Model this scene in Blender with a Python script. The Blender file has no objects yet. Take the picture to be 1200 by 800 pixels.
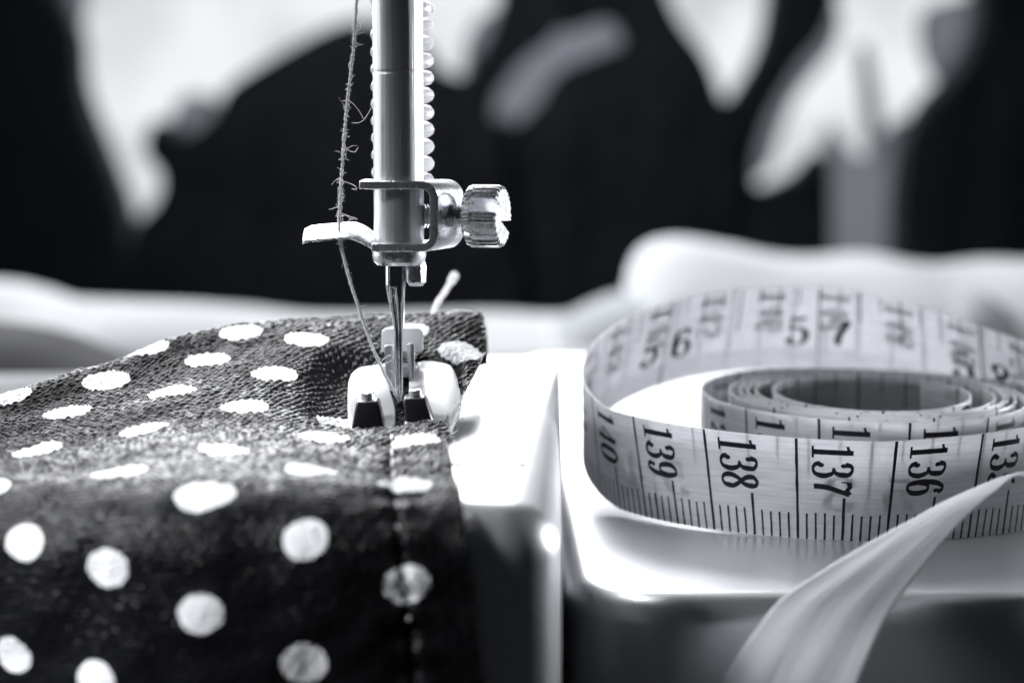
import bpy, bmesh, math, random
import numpy as np
from mathutils import Vector, Matrix, noise
random.seed(7); rng = np.random.RandomState(7)
R = math.radians
sc = bpy.context.scene
sc.unit_settings.system = 'METRIC'; sc.unit_settings.scale_length = 0.01      # one unit is a centimetre
C = sc.collection

# ------------------------------------------------------------------ camera
F = 2200.0; W0, H0 = 1200.0, 800.0
PITCH = math.atan(250.0/F); cp, sp = math.cos(PITCH), math.sin(PITCH)
def slope(x, y):
    a = x-W0/2; u = H0/2-y
    d = (a, F*cp+u*sp, -F*sp+u*cp)
    return d[0]/d[1], d[2]/d[1]
HC = -slope(985, 635)[1]*21.0
def at(x, y, Y):
    s = slope(x, y); return Vector((s[0]*Y, Y, HC+s[1]*Y))
def ground(x, y, z):
    s = slope(x, y); Y = (z-HC)/s[1]; return Vector((s[0]*Y, Y, z))
cam = bpy.data.cameras.new('camera'); co = bpy.data.objects.new('camera', cam); C.objects.link(co)
co.location = (0, 0, HC); co.rotation_euler = (R(90)-PITCH, 0, 0)
cam.sensor_width = 36; cam.lens = F/W0*36; cam.clip_start = 0.5; cam.clip_end = 3000
cam.dof.use_dof = True; cam.dof.focus_distance = 20.9
cam.dof.aperture_fstop = 0.066/(2*0.205); cam.dof.aperture_blades = 0
sc.camera = co
# ------------------------------------------------------------------ world, lights, exposure
w = bpy.data.worlds.new('World'); sc.world = w; w.use_nodes = True
w.node_tree.nodes['Background'].inputs[0].default_value = (0.75, 0.85, 1.0, 1)
w.node_tree.nodes['Background'].inputs[1].default_value = 0.013
sc.view_settings.view_transform = 'Standard'; sc.view_settings.look = 'None'
sc.view_settings.exposure = 0; sc.view_settings.gamma = 1
def area(name, loc, aim, sx, sy, power, spread=180, col=(0.96, 0.975, 1.0)):
    l = bpy.data.lights.new(name, 'AREA'); l.shape = 'RECTANGLE'; l.size = sx; l.size_y = sy
    l.energy = power; l.color = col; l.spread = R(spread)
    o = bpy.data.objects.new(name, l); C.objects.link(o); o.location = loc
    o.rotation_euler = (Vector(aim)-Vector(loc)).to_track_quat('-Z', 'Y').to_euler(); return o
area('key_light', (-34, 128, 50), (0, 21, 1), 84, 62, 250000)
area('cloth_fill_light', (2, 66, 72), (2, 74, 0), 70, 12, 19000, 80)  # added lamp above the frame, brightens the white cloths at the back
area('fill_light', (-21, 11, 15), (-3.4, 17, -0.4), 7, 6, 560, 32)
area('coat_fill_light', (-60, 190, 120), (0, 285, 12), 60, 40, 1800, 60)  # added dim lamp, gives the backlit coats some tone in their folds
area('top_light', (-7, 25, 24), (-3.0, 21.6, 1.6), 5, 4, 150, 20)  # added narrow lamp, lifts the dots on top of the fabric
area('left_light', (-42, 40, 10), (-1.2, 21, 3), 34, 24, 7500)  # added side lamp for the bright left edge of the needle bar
area('right_light', (38, 42, 10), (-0.9, 21.2, 5.0), 10, 9, 620, 16)  # added narrow lamp, whitens the right side of the needle clamp

# ------------------------------------------------------------------ materials
def mat(name, col=(0.8,)*3, rough=0.5, metal=0.0, spec=0.5, trans=0, coat=0, sheen=0, bump=0, bscale=40, var=0, vscale=3, emit=0, aniso=0):
    m = bpy.data.materials.new(name); m.use_nodes = True; nt = m.node_tree; N = nt.nodes; L = nt.links
    b = N['Principled BSDF']
    b.inputs['Base Color'].default_value = (*col, 1); b.inputs['Roughness'].default_value = rough
    b.inputs['Metallic'].default_value = metal; b.inputs['Specular IOR Level'].default_value = spec
    b.inputs['Coat Weight'].default_value = coat; b.inputs['Coat Roughness'].default_value = 0.08
    b.inputs['Sheen Weight'].default_value = sheen; b.inputs['Sheen Roughness'].default_value = 0.4
    if aniso: b.inputs['Anisotropic'].default_value = aniso
    tc = N.new('ShaderNodeTexCoord')
    if var:
        nz = N.new('ShaderNodeTexNoise'); nz.inputs['Scale'].default_value = vscale; nz.inputs['Detail'].default_value = 5
        L.new(tc.outputs['Object'], nz.inputs['Vector'])
        mr = N.new('ShaderNodeMapRange'); mr.inputs['To Min'].default_value = rough-var; mr.inputs['To Max'].default_value = rough+var
        L.new(nz.outputs['Fac'], mr.inputs['Value']); L.new(mr.outputs[0], b.inputs['Roughness'])
    if bump:
        nz = N.new('ShaderNodeTexNoise'); nz.inputs['Scale'].default_value = bscale; nz.inputs['Detail'].default_value = 4
        L.new(tc.outputs['Object'], nz.inputs['Vector'])
        bp = N.new('ShaderNodeBump'); bp.inputs['Strength'].default_value = bump; bp.inputs['Distance'].default_value = 0.02
        L.new(nz.outputs['Fac'], bp.inputs['Height']); L.new(bp.outputs[0], b.inputs['Normal'])
    if trans:
        t = N.new('ShaderNodeBsdfTranslucent'); t.inputs[0].default_value = (*[min(1, c*1.05) for c in col], 1)
        mx = N.new('ShaderNodeMixShader'); mx.inputs[0].default_value = trans
        L.new(b.outputs[0], mx.inputs[1]); L.new(t.outputs[0], mx.inputs[2]); L.new(mx.outputs[0], N['Material Output'].inputs[0])
    if emit:
        b.inputs['Emission Color'].default_value = (*col, 1); b.inputs['Emission Strength'].default_value = emit
    return m
M = dict(
    bed=mat('bed_enamel', (0.84, 0.85, 0.87), 0.36, metal=0.9, var=0.05, vscale=1.2),
    plate=mat('plate_steel', (0.86, 0.87, 0.89), 0.36, metal=0.9, var=0.05, vscale=2),
    chrome=mat('chrome', (0.74, 0.75, 0.78), 0.13, metal=1, var=0.07, vscale=6, bump=0.05, bscale=30),
    steel=mat('brushed_steel', (0.72, 0.73, 0.76), 0.3, metal=1, var=0.1, vscale=25, bump=0.25, bscale=60),
    barsteel=mat('bar_steel', (0.72, 0.73, 0.75), 0.38, metal=0.8, var=0.05, vscale=3),
    nickel=mat('nickel', (0.86, 0.87, 0.9), 0.28, metal=0.88, var=0.08, vscale=8, bump=0.14, bscale=20),
    foot=mat('white_plastic', (0.76, 0.77, 0.79), 0.3, coat=0.4, trans=0.25, var=0.08),
    black=mat('black_plastic', (0.012, 0.012, 0.014), 0.3, coat=0.3, var=0.1, vscale=9),
    rim=mat('tape_rim', (0.88, 0.88, 0.9), 0.4, trans=0.35),
    ink=mat('tape_ink', (0.012, 0.012, 0.02), 0.55, spec=0.25),
    spring=mat('spring_white', (0.9, 0.9, 0.92), 0.35, trans=0.5),
    thread=mat('thread', (0.88, 0.88, 0.9), 0.6, trans=0.4, spec=0.6),
    wthread=mat('white_thread', (0.8, 0.8, 0.82), 0.6, trans=0.3),
    cloth=mat('white_cloth', (0.84, 0.85, 0.87), 0.8, trans=0.65, bump=0.4, bscale=1.5),
    grey=mat('grey_lump', (0.28, 0.29, 0.31), 0.8, trans=0.3, bump=0.4, bscale=1.5),
    dark=mat('dark_cloth', (0.006, 0.0065, 0.008), 0.85, bump=0.4, bscale=1.0, spec=0.1),
    coat=mat('coat_wool', (0.22, 0.235, 0.27), 0.9, bump=0.4, bscale=1.0, spec=0.05),
    sheer=mat('sheer_cloth', (0.62, 0.63, 0.66), 0.8, trans=0.85, bump=0.4, bscale=0.4),
    table=mat('table_top', (0.012, 0.012, 0.014), 0.6, var=0.1),
    wall=mat('wall_paint', (0.10, 0.10, 0.11), 0.8, bump=0.1, bscale=2),
)
def tape_material():
    m = mat('tape_vinyl', (0.8, 0.8, 0.83), 0.42, spec=0.4); nt = m.node_tree; N = nt.nodes; L = nt.links; b = N['Principled BSDF']
    uv = N.new('ShaderNodeUVMap'); uv.uv_map = 'UVMap'
    mp = N.new('ShaderNodeMapping'); mp.inputs['Scale'].default_value = (2.2, 26, 1); L.new(uv.outputs[0], mp.inputs[0])
    nz = N.new('ShaderNodeTexNoise'); nz.inputs['Scale'].default_value = 1; nz.inputs['Detail'].default_value = 4; L.new(mp.outputs[0], nz.inputs['Vector'])
    cr = N.new('ShaderNodeValToRGB'); cr.color_ramp.elements[0].position = 0.3; cr.color_ramp.elements[1].position = 0.7
    cr.color_ramp.elements[0].color = (0.66, 0.665, 0.69, 1); cr.color_ramp.elements[1].color = (0.84, 0.845, 0.865, 1)
    L.new(nz.outputs['Fac'], cr.inputs[0]); L.new(cr.outputs[0], b.inputs['Base Color'])
    t = N.new('ShaderNodeBsdfTranslucent'); L.new(cr.outputs[0], t.inputs[0])
    mx = N.new('ShaderNodeMixShader'); mx.inputs[0].default_value = 0.6
    L.new(b.outputs[0], mx.inputs[1]); L.new(t.outputs[0], mx.inputs[2]); L.new(mx.outputs[0], N['Material Output'].inputs[0])
    return m
def brushed(m, sc=(34, 34, 0.5), strength=0.35):
    nt = m.node_tree; N = nt.nodes; L = nt.links; b = N['Principled BSDF']; tc = N.new('ShaderNodeTexCoord')
    mp = N.new('ShaderNodeMapping'); mp.inputs['Scale'].default_value = sc; L.new(tc.outputs['Object'], mp.inputs[0])
    nz = N.new('ShaderNodeTexNoise'); nz.inputs['Scale'].default_value = 1; nz.inputs['Detail'].default_value = 3; L.new(mp.outputs[0], nz.inputs['Vector'])
    bp = N.new('ShaderNodeBump'); bp.inputs['Strength'].default_value = strength; bp.inputs['Distance'].default_value = 0.02
    L.new(nz.outputs['Fac'], bp.inputs['Height']); L.new(bp.outputs[0], b.inputs['Normal'])
brushed(M['barsteel']); brushed(M['coat'], (0.09, 0.09, 0.04), 1.0)
for n_ in M['coat'].node_tree.nodes:
    if n_.type == 'BUMP': n_.inputs['Distance'].default_value = 9.0
M['tape'] = tape_material()
def fabric_material():
    m = mat('polka_fabric', (0.01,)*3, 0.5); nt = m.node_tree; N = nt.nodes; L = nt.links; b = N['Principled BSDF']
    a = N.new('ShaderNodeAttribute'); a.attribute_name = 'dot'
    mx = N.new('ShaderNodeMix'); mx.data_type = 'RGBA'
    mx.inputs[6].default_value = (0.004, 0.0043, 0.005, 1); mx.inputs[7].default_value = (0.80, 0.81, 0.83, 1)
    st = N.new('ShaderNodeMapRange'); st.inputs['From Min'].default_value = 0.42; st.inputs['From Max'].default_value = 0.58
    L.new(a.outputs['Fac'], st.inputs['Value']); L.new(st.outputs[0], mx.inputs[0]); L.new(mx.outputs[2], b.inputs['Base Color'])
    b.inputs['Roughness'].default_value = 0.36; b.inputs['Specular IOR Level'].default_value = 0.16
    b.inputs['Sheen Weight'].default_value = 0.04; b.inputs['Sheen Roughness'].default_value = 0.25
    tc = N.new('ShaderNodeTexCoord'); nz = N.new('ShaderNodeTexNoise'); nz.inputs['Scale'].default_value = 45; nz.inputs['Detail'].default_value = 3
    L.new(tc.outputs['Object'], nz.inputs['Vector'])
    bp = N.new('ShaderNodeBump'); bp.inputs['Strength'].default_value = 0.2; bp.inputs['Distance'].default_value = 0.01
    L.new(nz.outputs['Fac'], bp.inputs['Height']); L.new(bp.outputs[0], b.inputs['Normal'])
    return m
M['fabric'] = fabric_material()
def ribbon_material():
    m = mat('satin_ribbon', (0.72, 0.73, 0.76), 0.55); nt = m.node_tree; N = nt.nodes; L = nt.links; b = N['Principled BSDF']
    uv = N.new('ShaderNodeUVMap'); uv.uv_map = 'UVMap'
    mp = N.new('ShaderNodeMapping'); mp.inputs['Scale'].default_value = (0.3, 40, 1); L.new(uv.outputs[0], mp.inputs[0])
    nz = N.new('ShaderNodeTexNoise'); nz.inputs['Scale'].default_value = 1; nz.inputs['Detail'].default_value = 3; L.new(mp.outputs[0], nz.inputs['Vector'])
    bp = N.new('ShaderNodeBump'); bp.inputs['Strength'].default_value = 1.0; bp.inputs['Distance'].default_value = 0.02
    L.new(nz.outputs['Fac'], bp.inputs['Height']); L.new(bp.outputs[0], b.inputs['Normal'])
    t = N.new('ShaderNodeBsdfTranslucent'); t.inputs[0].default_value = (0.8, 0.81, 0.84, 1)
    mx = N.new('ShaderNodeMixShader'); mx.inputs[0].default_value = 0.35
    L.new(b.outputs[0], mx.inputs[1]); L.new(t.outputs[0], mx.inputs[2]); L.new(mx.outputs[0], N['Material Output'].inputs[0])
    return m
M['ribbon'] = ribbon_material()
def window_material():
    m = bpy.data.materials.new('window_daylight'); m.use_nodes = True; N = m.node_tree.nodes; L = m.node_tree.links
    N.remove(N['Principled BSDF']); e = N.new('ShaderNodeEmission')
    e.inputs[0].default_value = (0.95, 0.97, 1.0, 1); tc = N.new('ShaderNodeTexCoord'); nz = N.new('ShaderNodeTexNoise'); nz.inputs['Scale'].default_value = 0.035; nz.inputs['Detail'].default_value = 2
    L.new(tc.outputs['Object'], nz.inputs['Vector']); mr = N.new('ShaderNodeMapRange'); mr.inputs['From Min'].default_value = 0.3; mr.inputs['From Max'].default_value = 0.55
    mr.inputs['To Min'].default_value = 0.62; mr.inputs['To Max'].default_value = 0.95; L.new(nz.outputs['Fac'], mr.inputs['Value']); L.new(mr.outputs[0], e.inputs[1])
    L.new(e.outputs[0], N['Material Output'].inputs[0]); return m
M['window'] = window_material()

# ------------------------------------------------------------------ mesh helpers
ORI = {}
def link(name, me, parent=None, origin=None):
    o = bpy.data.objects.new(name, me); C.objects.link(o)
    if me is not None:
        n = len(me.vertices); co_ = np.empty(n*3); me.vertices.foreach_get('co', co_); co_ = co_.reshape(-1, 3)
        if origin is None:
            origin = Vector(((co_[:, 0].min()+co_[:, 0].max())/2, (co_[:, 1].min()+co_[:, 1].max())/2, co_[:, 2].min()))
        co_ -= np.array(origin); me.vertices.foreach_set('co', co_.ravel()); me.update()
    origin = Vector(origin); ORI[o.name] = origin
    if parent: o.parent = parent; o.location = origin-ORI[parent.name]
    else: o.location = origin
    return o
def meshobj(name, vs, fs, mats, parent=None, smooth=True, mi=None, sharp=None):
    me = bpy.data.meshes.new(name); me.from_pydata([tuple(v) for v in vs], [], fs); me.validate(); me.update()
    for m in (mats if isinstance(mats, (list, tuple)) else [mats]): me.materials.append(m)
    if mi is not None: me.polygons.foreach_set('material_index', mi)
    me.polygons.foreach_set('use_smooth', [smooth]*len(me.polygons))
    o = link(name, me, parent)
    if sharp is not None and smooth:
        bm = bmesh.new(); bm.from_mesh(me)
        for e in bm.edges:
            if len(e.link_faces) == 2 and e.calc_face_angle(0) > R(sharp): e.smooth = False
        bm.to_mesh(me); bm.free()
    return o
def tag(o, label=None, cat=None, group=None, kind=None):
    if label: o['label'] = label
    if cat: o['category'] = cat
    if group: o['group'] = group
    if kind: o['kind'] = kind
    return o
def empty(name, loc):
    o = bpy.data.objects.new(name, None); C.objects.link(o); o.location = loc; ORI[o.name] = Vector(loc); o.empty_display_size = 1; return o
class MB:
    def __init__(s): s.v = []; s.f = []; s.m = []
    def add(s, v, f, m=0):
        k = len(s.v); s.v += [Vector(q) for q in v]; s.f += [tuple(i+k for i in q) for q in f]; s.m += [m]*len(f); return s
    def tube(s, pts, rad, n=10, m=0, caps=True):
        pts = [Vector(p) for p in pts]; K = len(pts)
        if not hasattr(rad, '__len__'): rad = [rad]*K
        v = []; f = []; up = None
        for i, p in enumerate(pts):
            t = (pts[min(i+1, K-1)]-pts[max(i-1, 0)]).normalized()
            if up is None:
                up = t.cross(Vector((0.31, 0.2, 0.93))); 
                if up.length < 1e-3: up = t.cross(Vector((1, 0, 0)))
            up = (up-t*up.dot(t)).normalized(); b = t.cross(up)
            for j in range(n):
                a = 2*math.pi*j/n; v.append(p+(up*math.cos(a)+b*math.sin(a))*rad[i])
        for i in range(K-1):
            for j in range(n):
                f.append((i*n+j, i*n+(j+1) % n, (i+1)*n+(j+1) % n, (i+1)*n+j))
        if caps: f.append(tuple(range(n))[::-1]); f.append(tuple((K-1)*n+j for j in range(n)))
        return s.add(v, f, m)
    def box(s, a, b, m=0):
        x0, y0, z0 = a; x1, y1, z1 = b
        v = [(x0, y0, z0), (x1, y0, z0), (x1, y1, z0), (x0, y1, z0), (x0, y0, z1), (x1, y0, z1), (x1, y1, z1), (x0, y1, z1)]
        return s.add(v, [(0, 3, 2, 1), (4, 5, 6, 7), (0, 1, 5, 4), (1, 2, 6, 5), (2, 3, 7, 6), (3, 0, 4, 7)], m)
    def prism(s, front, back, m=0):
        n = len(front); v = list(front)+list(back)
        f = [tuple(range(n)), tuple(range(2*n-1, n-1, -1))]+[(i, n+i, n+(i+1) % n, (i+1) % n) for i in range(n)]
        return s.add(v, f, m)
    def obj(s, name, mats, parent=None, smooth=True, sharp=35, bevel=0, seg=2):
        bm = bmesh.new(); vs = [bm.verts.new(v) for v in s.v]
        for f, mi in zip(s.f, s.m):
            try: q = bm.faces.new([vs[i] for i in f]); q.material_index = mi
            except ValueError: pass
        bmesh.ops.recalc_face_normals(bm, faces=bm.faces)
        if bevel:
            es = [e for e in bm.edges if len(e.link_faces) == 2 and e.calc_face_angle(0) > R(30)]
            bmesh.ops.bevel(bm, geom=es, offset=bevel, segments=seg, affect='EDGES', profile=0.5, clamp_overlap=True)
        for f in bm.faces: f.smooth = smooth
        for e in bm.edges:
            if len(e.link_faces) == 2 and e.calc_face_angle(0) > R(sharp): e.smooth = False
        me = bpy.data.meshes.new(name); bm.to_mesh(me); bm.free()
        for m in (mats if isinstance(mats, (list, tuple)) else [mats]): me.materials.append(m)
        return link(name, me, parent)
def smooth_poly(pts, k=6, closed=True):
    pts = [np.array(p, float) for p in pts]; n = len(pts); out = []
    rngi = range(n) if closed else range(n-1)
    for i in rngi:
        g = lambda j: pts[j % n] if closed else pts[min(max(j, 0), n-1)]
        p0, p1, p2, p3 = g(i-1), g(i), g(i+1), g(i+2)
        for q in range(k):
            t = q/k
            out.append(0.5*((2*p1)+(-p0+p2)*t+(2*p0-5*p1+4*p2-p3)*t*t+(-p0+3*p1-3*p2+p3)*t**3))
    if not closed: out.append(pts[-1])
    return out
def round_outline(corners, k=10):
    """corners: (x, y, radius) counter-clockwise"""
    out = []; n = len(corners)
    for i in range(n):
        p = Vector(corners[i][:2]); r = corners[i][2]
        a = (Vector(corners[i-1][:2])-p).normalized(); b = (Vector(corners[(i+1) % n][:2])-p).normalized()
        ang = a.angle(b); d = r/math.tan(ang/2); c = p+(a+b).normalized()*(r/math.sin(ang/2))
        p0 = p+a*d; p1 = p+b*d; a0 = math.atan2(*(p0-c).yx); a1 = math.atan2(*(p1-c).yx)
        da = (a1-a0+math.pi) % (2*math.pi)-math.pi
        for q in range(k+1): out.append(Vector((c.x+r*math.cos(a0+da*q/k), c.y+r*math.sin(a0+da*q/k))))
    return out
def slab(name, outline, top, bottom, rad, material, parent, seg=10):
    n = len(outline); nor = []
    for i in range(n):
        t = outline[(i+1) % n]-outline[i-1]; nor.append(Vector((t.y, -t.x)).normalized())
    v = []; f = []; rings = []
    rad_ex = 1 if callable(rad) else rad*4
    rf = rad if callable(rad) else (lambda q: rad)
    for k in range(seg+1):
        a = math.pi/2*k/seg; rings.append((1-math.sin(a), 1-math.cos(a)))
    rings.append((0, None)); rings = [(1, -2), (1, -1)]+rings
    for ins, z in rings:
        for i in range(n): rr_ = rf(outline[i]); q = outline[i]-nor[i]*(ins*rr_+(0.05*min(1, rad_ex) if z == -2 else 0.015*min(1, rad_ex) if z == -1 else 0)); v.append((q.x, q.y, bottom if z is None else top-rr_*max(0, z)))
    for r in range(len(rings)-1):
        for i in range(n): f.append((r*n+i, (r+1)*n+i, (r+1)*n+(i+1) % n, r*n+(i+1) % n))
    f.append(tuple(range(n)))
    mb = MB(); mb.add(v, f); return mb.obj(name, material, parent, sharp=60)

# ================================================================== THE PLACE
BT = HC+slope(500, 495)[1]*21.0-0.08      # height of the raised arm's top
TB = -3.0
table = MB(); table.box((-60, -15, TB-2.5), (70, 76, TB))
tag(table.obj('work_table', M['table'], None, bevel=0.3), 'dark table top that the sewing machine and white cloths lie on', 'table')

win = MB(); win.box((-150, 400, -60), (125, 401, 330)); wo = win.obj('window', M['window'], None, smooth=False)
tag(wo, 'bright blurred window glowing behind the dark hanging clothes', 'window')

def coat(name, poly, Y, thick, material, label, cat, group=None, edge=None):
    pts = smooth_poly(poly, 5); fr = []; bk = []
    for p in pts:
        q = at(p[0], p[1], Y); fr.append(q); bk.append(q+Vector((0, thick, 0)))
    # puffed front with folds
    c = sum(fr, Vector())/len(fr); v = []; f = []; n = len(fr); rings = [(1, 0, 0.5), (1, -0.35, 0), ]
    mb = MB(); mb.prism(fr, bk)
    o = mb.obj(name, material, None, bevel=edge or thick*0.25, seg=3); tag(o, label, cat, group); return o
G = 'dark clothes hanging before the window'
coat('dark_coat', [(-220, -160), (30, -160), (62, -20), (85, 40), (90, 100), (122, 185), (142, 240), (152, 300), (165, 480), (-220, 480)], 300, 14, M['coat'], 'black blurred coat at the far left, left of the bright V gap', 'coat', G)
coat('dark_coat', [(140, 480), (150, 290), (182, 235), (186, 205), (168, 178), (180, 140), (212, 160), (250, 132), (264, 104), (300, 78), (388, 30), (440, 24), (492, 46), (512, 76), (540, 90), (572, 100), (580, 480)], 285, 16, M['coat'], 'dark humped coat behind the fuzzy thread, peak just left of the needle bar', 'coat', G)
coat('dark_coat', [(552, 480), (548, 100), (562, 60), (584, 0), (596, -160), (668, -160), (662, 15), (612, 70), (582, 112), (580, 142), (604, 162), (622, 480)], 310, 14, M['coat'], 'narrow dark coat right of the needle bar, left of the slanted grey gap', 'coat', G)
coat('dark_coat', [(596, 480), (590, 165), (604, 146), (630, 122), (655, 84), (700, 64), (735, 46), (716, 18), (650, 20), (640, -160), (742, -160), (785, 0), (828, 66), (846, 112), (858, 152), (862, 480)], 290, 16, M['coat'], 'broad dark coat in the middle with a sloping right shoulder', 'coat', G)
coat('dark_coat', [(840, 480), (846, 150), (868, 110), (905, 30), (930, -160), (992, -160), (978, 12), (934, 80), (900, 140), (884, 200), (898, 222), (940, 206), (972, 182), (976, 300), (985, 480)], 275, 14, M['coat'], 'dark strap shaped coat slanting up behind the tape coil', 'coat', G)
coat('dark_coat', [(1052, 480), (1056, 290), (1060, 205), (1072, 152), (1096, 112), (1132, 72), (1154, 10), (1160, -160), (1420, -160), (1420, 480)], 280, 14, M['coat'], 'black coat filling the upper right corner', 'coat', G)
G2 = 'thin pale cloths hanging before the window'
coat('sheer_cloth', [(965, 160), (1010, 185), (1070, 150), (1075, 480), (955, 480)], 320, 2, M['sheer'], 'grey sheer cloth hanging as a column above the white cloth heap', 'cloth', G2, 0.8)
coat('sheer_cloth', [(560, 20), (760, 10), (740, 180), (570, 180)], 330, 2, M['sheer'], 'grey sheer cloth seen as a slanted streak between two dark coats', 'cloth', G2, 0.8)
coat('sheer_cloth', [(30, -60), (95, -60), (98, 20), (78, 45), (50, 40)], 318, 2, M['sheer'], 'small grey sheer cloth at the top left beside the leftmost coat', 'cloth', G2, 0.8)
coat('sheer_cloth', [(1085, 10), (1150, 0), (1145, 70), (1105, 100), (1080, 60)], 316, 2, M['sheer'], 'grey sheer cloth at the top right against the corner coat', 'cloth', G2, 0.8)
coat('sheer_cloth', [(1006, 60), (1018, 55), (1030, 110), (1034, 170), (1018, 175), (1012, 120)], 322, 2, M['sheer'], 'narrow grey fold of sheer cloth in the upper right bright gap', 'cloth', G2, 0.8)
coat('sheer_cloth', [(206, 120), (246, 112), (268, 150), (236, 190), (200, 178)], 312, 2, M['sheer'], 'added grey sheer cloth softening the left shoulder of the humped coat', 'cloth', G2, 0.8)  # added piece, makes a grey fringe at the coat's edge
coat('sheer_cloth', [(905, 10), (960, -40), (985, 40), (930, 120), (900, 200), (872, 190)], 324, 2, M['sheer'], 'added grey sheer cloth softening the left rim of the upper right bright gap', 'cloth', G2, 0.8)  # added piece, greys the edge of the bright gap

def lump(name, spine, Y0, depth, material, label, cat, seed, kind=None, amp=0.6):
    """crumpled cloth heap: spine of (x px, top y px) at distance Y0, resting on the table"""
    sp_ = smooth_poly(spine, 8, False); nx = len(sp_); nv = 28; v = []; f = []
    for i, p in enumerate(sp_):
        top = at(p[0], p[1], Y0)
        h = top.z-TB
        for j in range(nv+1):
            a = math.pi*j/nv; y = Y0-depth*math.cos(a); z = TB+h*max(0, math.sin(a))**0.75
            q = Vector((top.x, y, z)); k = noise.noise(Vector((q.x*0.13+seed, y*0.2, z*0.25)))*amp+noise.noise(Vector((q.x*0.4, y*0.5+seed, z*0.7)))*amp*0.4
            f_ = math.sin(a)
            v.append(q+Vector((0, -math.cos(a)*k*1.5*f_, k*f_*0.6)))
    for i in range(nx-1):
        for j in range(nv): a = i*(nv+1)+j; f.append((a, a+nv+1, a+nv+2, a+1))
    f.append(tuple(range(nv+1))); f.append(tuple((nx-1)*(nv+1)+j for j in range(nv, -1, -1)))
    return tag(meshobj(name, v, f, material, None), label, cat, None, kind)
lump('white_cloth', [(-160, 318), (-40, 326), (20, 338), (60, 352), (150, 358), (250, 366), (340, 378), (450, 382), (560, 384), (640, 384), (720, 384), (800, 388), (900, 394)], 68, 7, M['cloth'], 'long white cloth lying along the back behind the dotted fabric', 'cloth', 3.0, amp=0.5)
lump('white_cloth', [(748, 312), (762, 284), (800, 274), (850, 284), (905, 300), (960, 306), (1030, 303), (1090, 310), (1150, 308), (1200, 304), (1330, 308)], 67, 8, M['cloth'], 'crumpled bright white cloth heap behind the measuring tape', 'cloth', 9.0, amp=0.6)
lump('grey_lump', [(640, 392), (680, 362), (730, 344), (790, 352), (830, 372)], 66, 4, M['grey'], 'small grey crumpled cloth left of the white heap', 'cloth', 5.0, amp=0.8)
lump('grey_lump', [(1110, 372), (1128, 350), (1150, 344), (1172, 356), (1190, 376)], 60, 2.5, M['grey'], 'small grey scrap in front of the white heap, seen over the tape loop', 'cloth', 2.0, amp=0.5)
lump('grey_lump', [(70, 392), (130, 378), (200, 376), (270, 384), (330, 394)], 60, 5, M['grey'], 'fold shade of the white cloth, modelled as a flat grey lump behind the dotted fabric', 'cloth', 11.0, amp=0.3)  # shade in a cloth fold, put into the grey colour of this lump
lump('black_cloth', [(-200, 372), (-80, 378), (0, 386), (50, 396), (100, 414), (150, 430), (200, 440)], 44, 6, M['dark'], 'black cloth heap at the left edge behind the dotted fabric', 'cloth', 7.0, amp=0.2)
lump('white_cloth', [(-200, 442), (-60, 440), (40, 438), (110, 440), (180, 446)], 34, 3, M['cloth'], 'low white cloth strip at the left edge just behind the dotted fabric', 'cloth', 4.0, amp=0.1)

# ================================================================== SEWING MACHINE
mach = empty('sewing_machine', (0, 24, TB))
tag(mach, 'sewing machine with shiny bed, chrome needle bar, needle clamp and presser foot', 'sewing machine')
# raised arm: outline from pixels on its top
f1 = ground(652, 590, BT); b1 = ground(682, 418, BT)
arm = round_outline([(-4.3, 16.55, 1.0), (0.44, 16.5, 0.56), (0.72, b1.y, 0.25), (-4.3, b1.y, 1.0)], 10)
slab('bed_arm', arm, BT, TB+0.01, lambda q: 0.5 if q.y < 17.05 else max(0.04, 0.5-(q.y-17.05)*0.5), M['bed'], mach, 14)
slab('needle_plate', round_outline([(-3.4, 18.72, 0.1), (0.16, 18.72, 0.1), (0.2, 25.5, 0.1), (-3.4, 25.5, 0.1)], 5), BT+0.02, BT-0.05, 0.006, M['plate'], mach, 4)
tray = round_outline([(0.56, 18.45, 1.15), (30, 18.45, 1.0), (30, 39.0, 1.0), (0.10, 39.0, 1.0)], 16)
slab('extension_tray', tray, 0.0, TB+0.02, 0.32, M['bed'], mach, 12)

ND = 21.0
S = ND/F
def px(x, y, d=ND): return at(x, y, d)
bar_c = px(467.5, 250)
def cyl_px(mb, xc, y0, y1, rpx, d=ND, n=48, m=0, r1=None, seg=1):
    a = px(xc, y0, d); b = px(xc, y1, d); b.x = a.x; s = d/F
    ps = [a.lerp(b, i/seg) for i in range(seg+1)]
    mb.tube(ps, [(rpx+((r1 or rpx)-rpx)*i/seg)*s for i in range(seg+1)], n, m)
mb = MB(); bx = bar_c.x
z = lambda y, d=ND: px(600, y, d).z
prof = [(-260, 29.3)]+[(y, 29.3) for y in range(-240, 80, 20)]+[(81, 29.3), (83, 29.3), (84, 28.9), (86, 28.9), (87, 29.3), (89, 29.3)]+[(y, 29.3) for y in range(100, 284, 20)]+[(286, 29.3), (288, 29.0), (291, 27)]
mb.tube([(bx, ND, z(y)) for y, r in prof], [r*S for y, r in prof], 64)
mb.obj('needle_bar', M['barsteel'], mach, sharp=30)
mb = MB()
prof = [(290, 28), (292, 31), (299, 31.5), (306, 30), (310, 26), (311, 10)]
mb.tube([(bx, ND, z(y)) for y, r in prof], [r*S for y, r in prof], 56)
col = mb.obj('needle_collar', M['nickel'], mach, sharp=30)
mb = MB()
hx = px(487, 320).x; cy = ND+0.12
mb.tube([(hx, cy, z(y)) for y in (308, 311, 331, 336)], [11*S, 12*S, 12*S, 8*S], 8)
mb.obj('needle_set_screw', M['nickel'], col, sharp=25)
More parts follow.
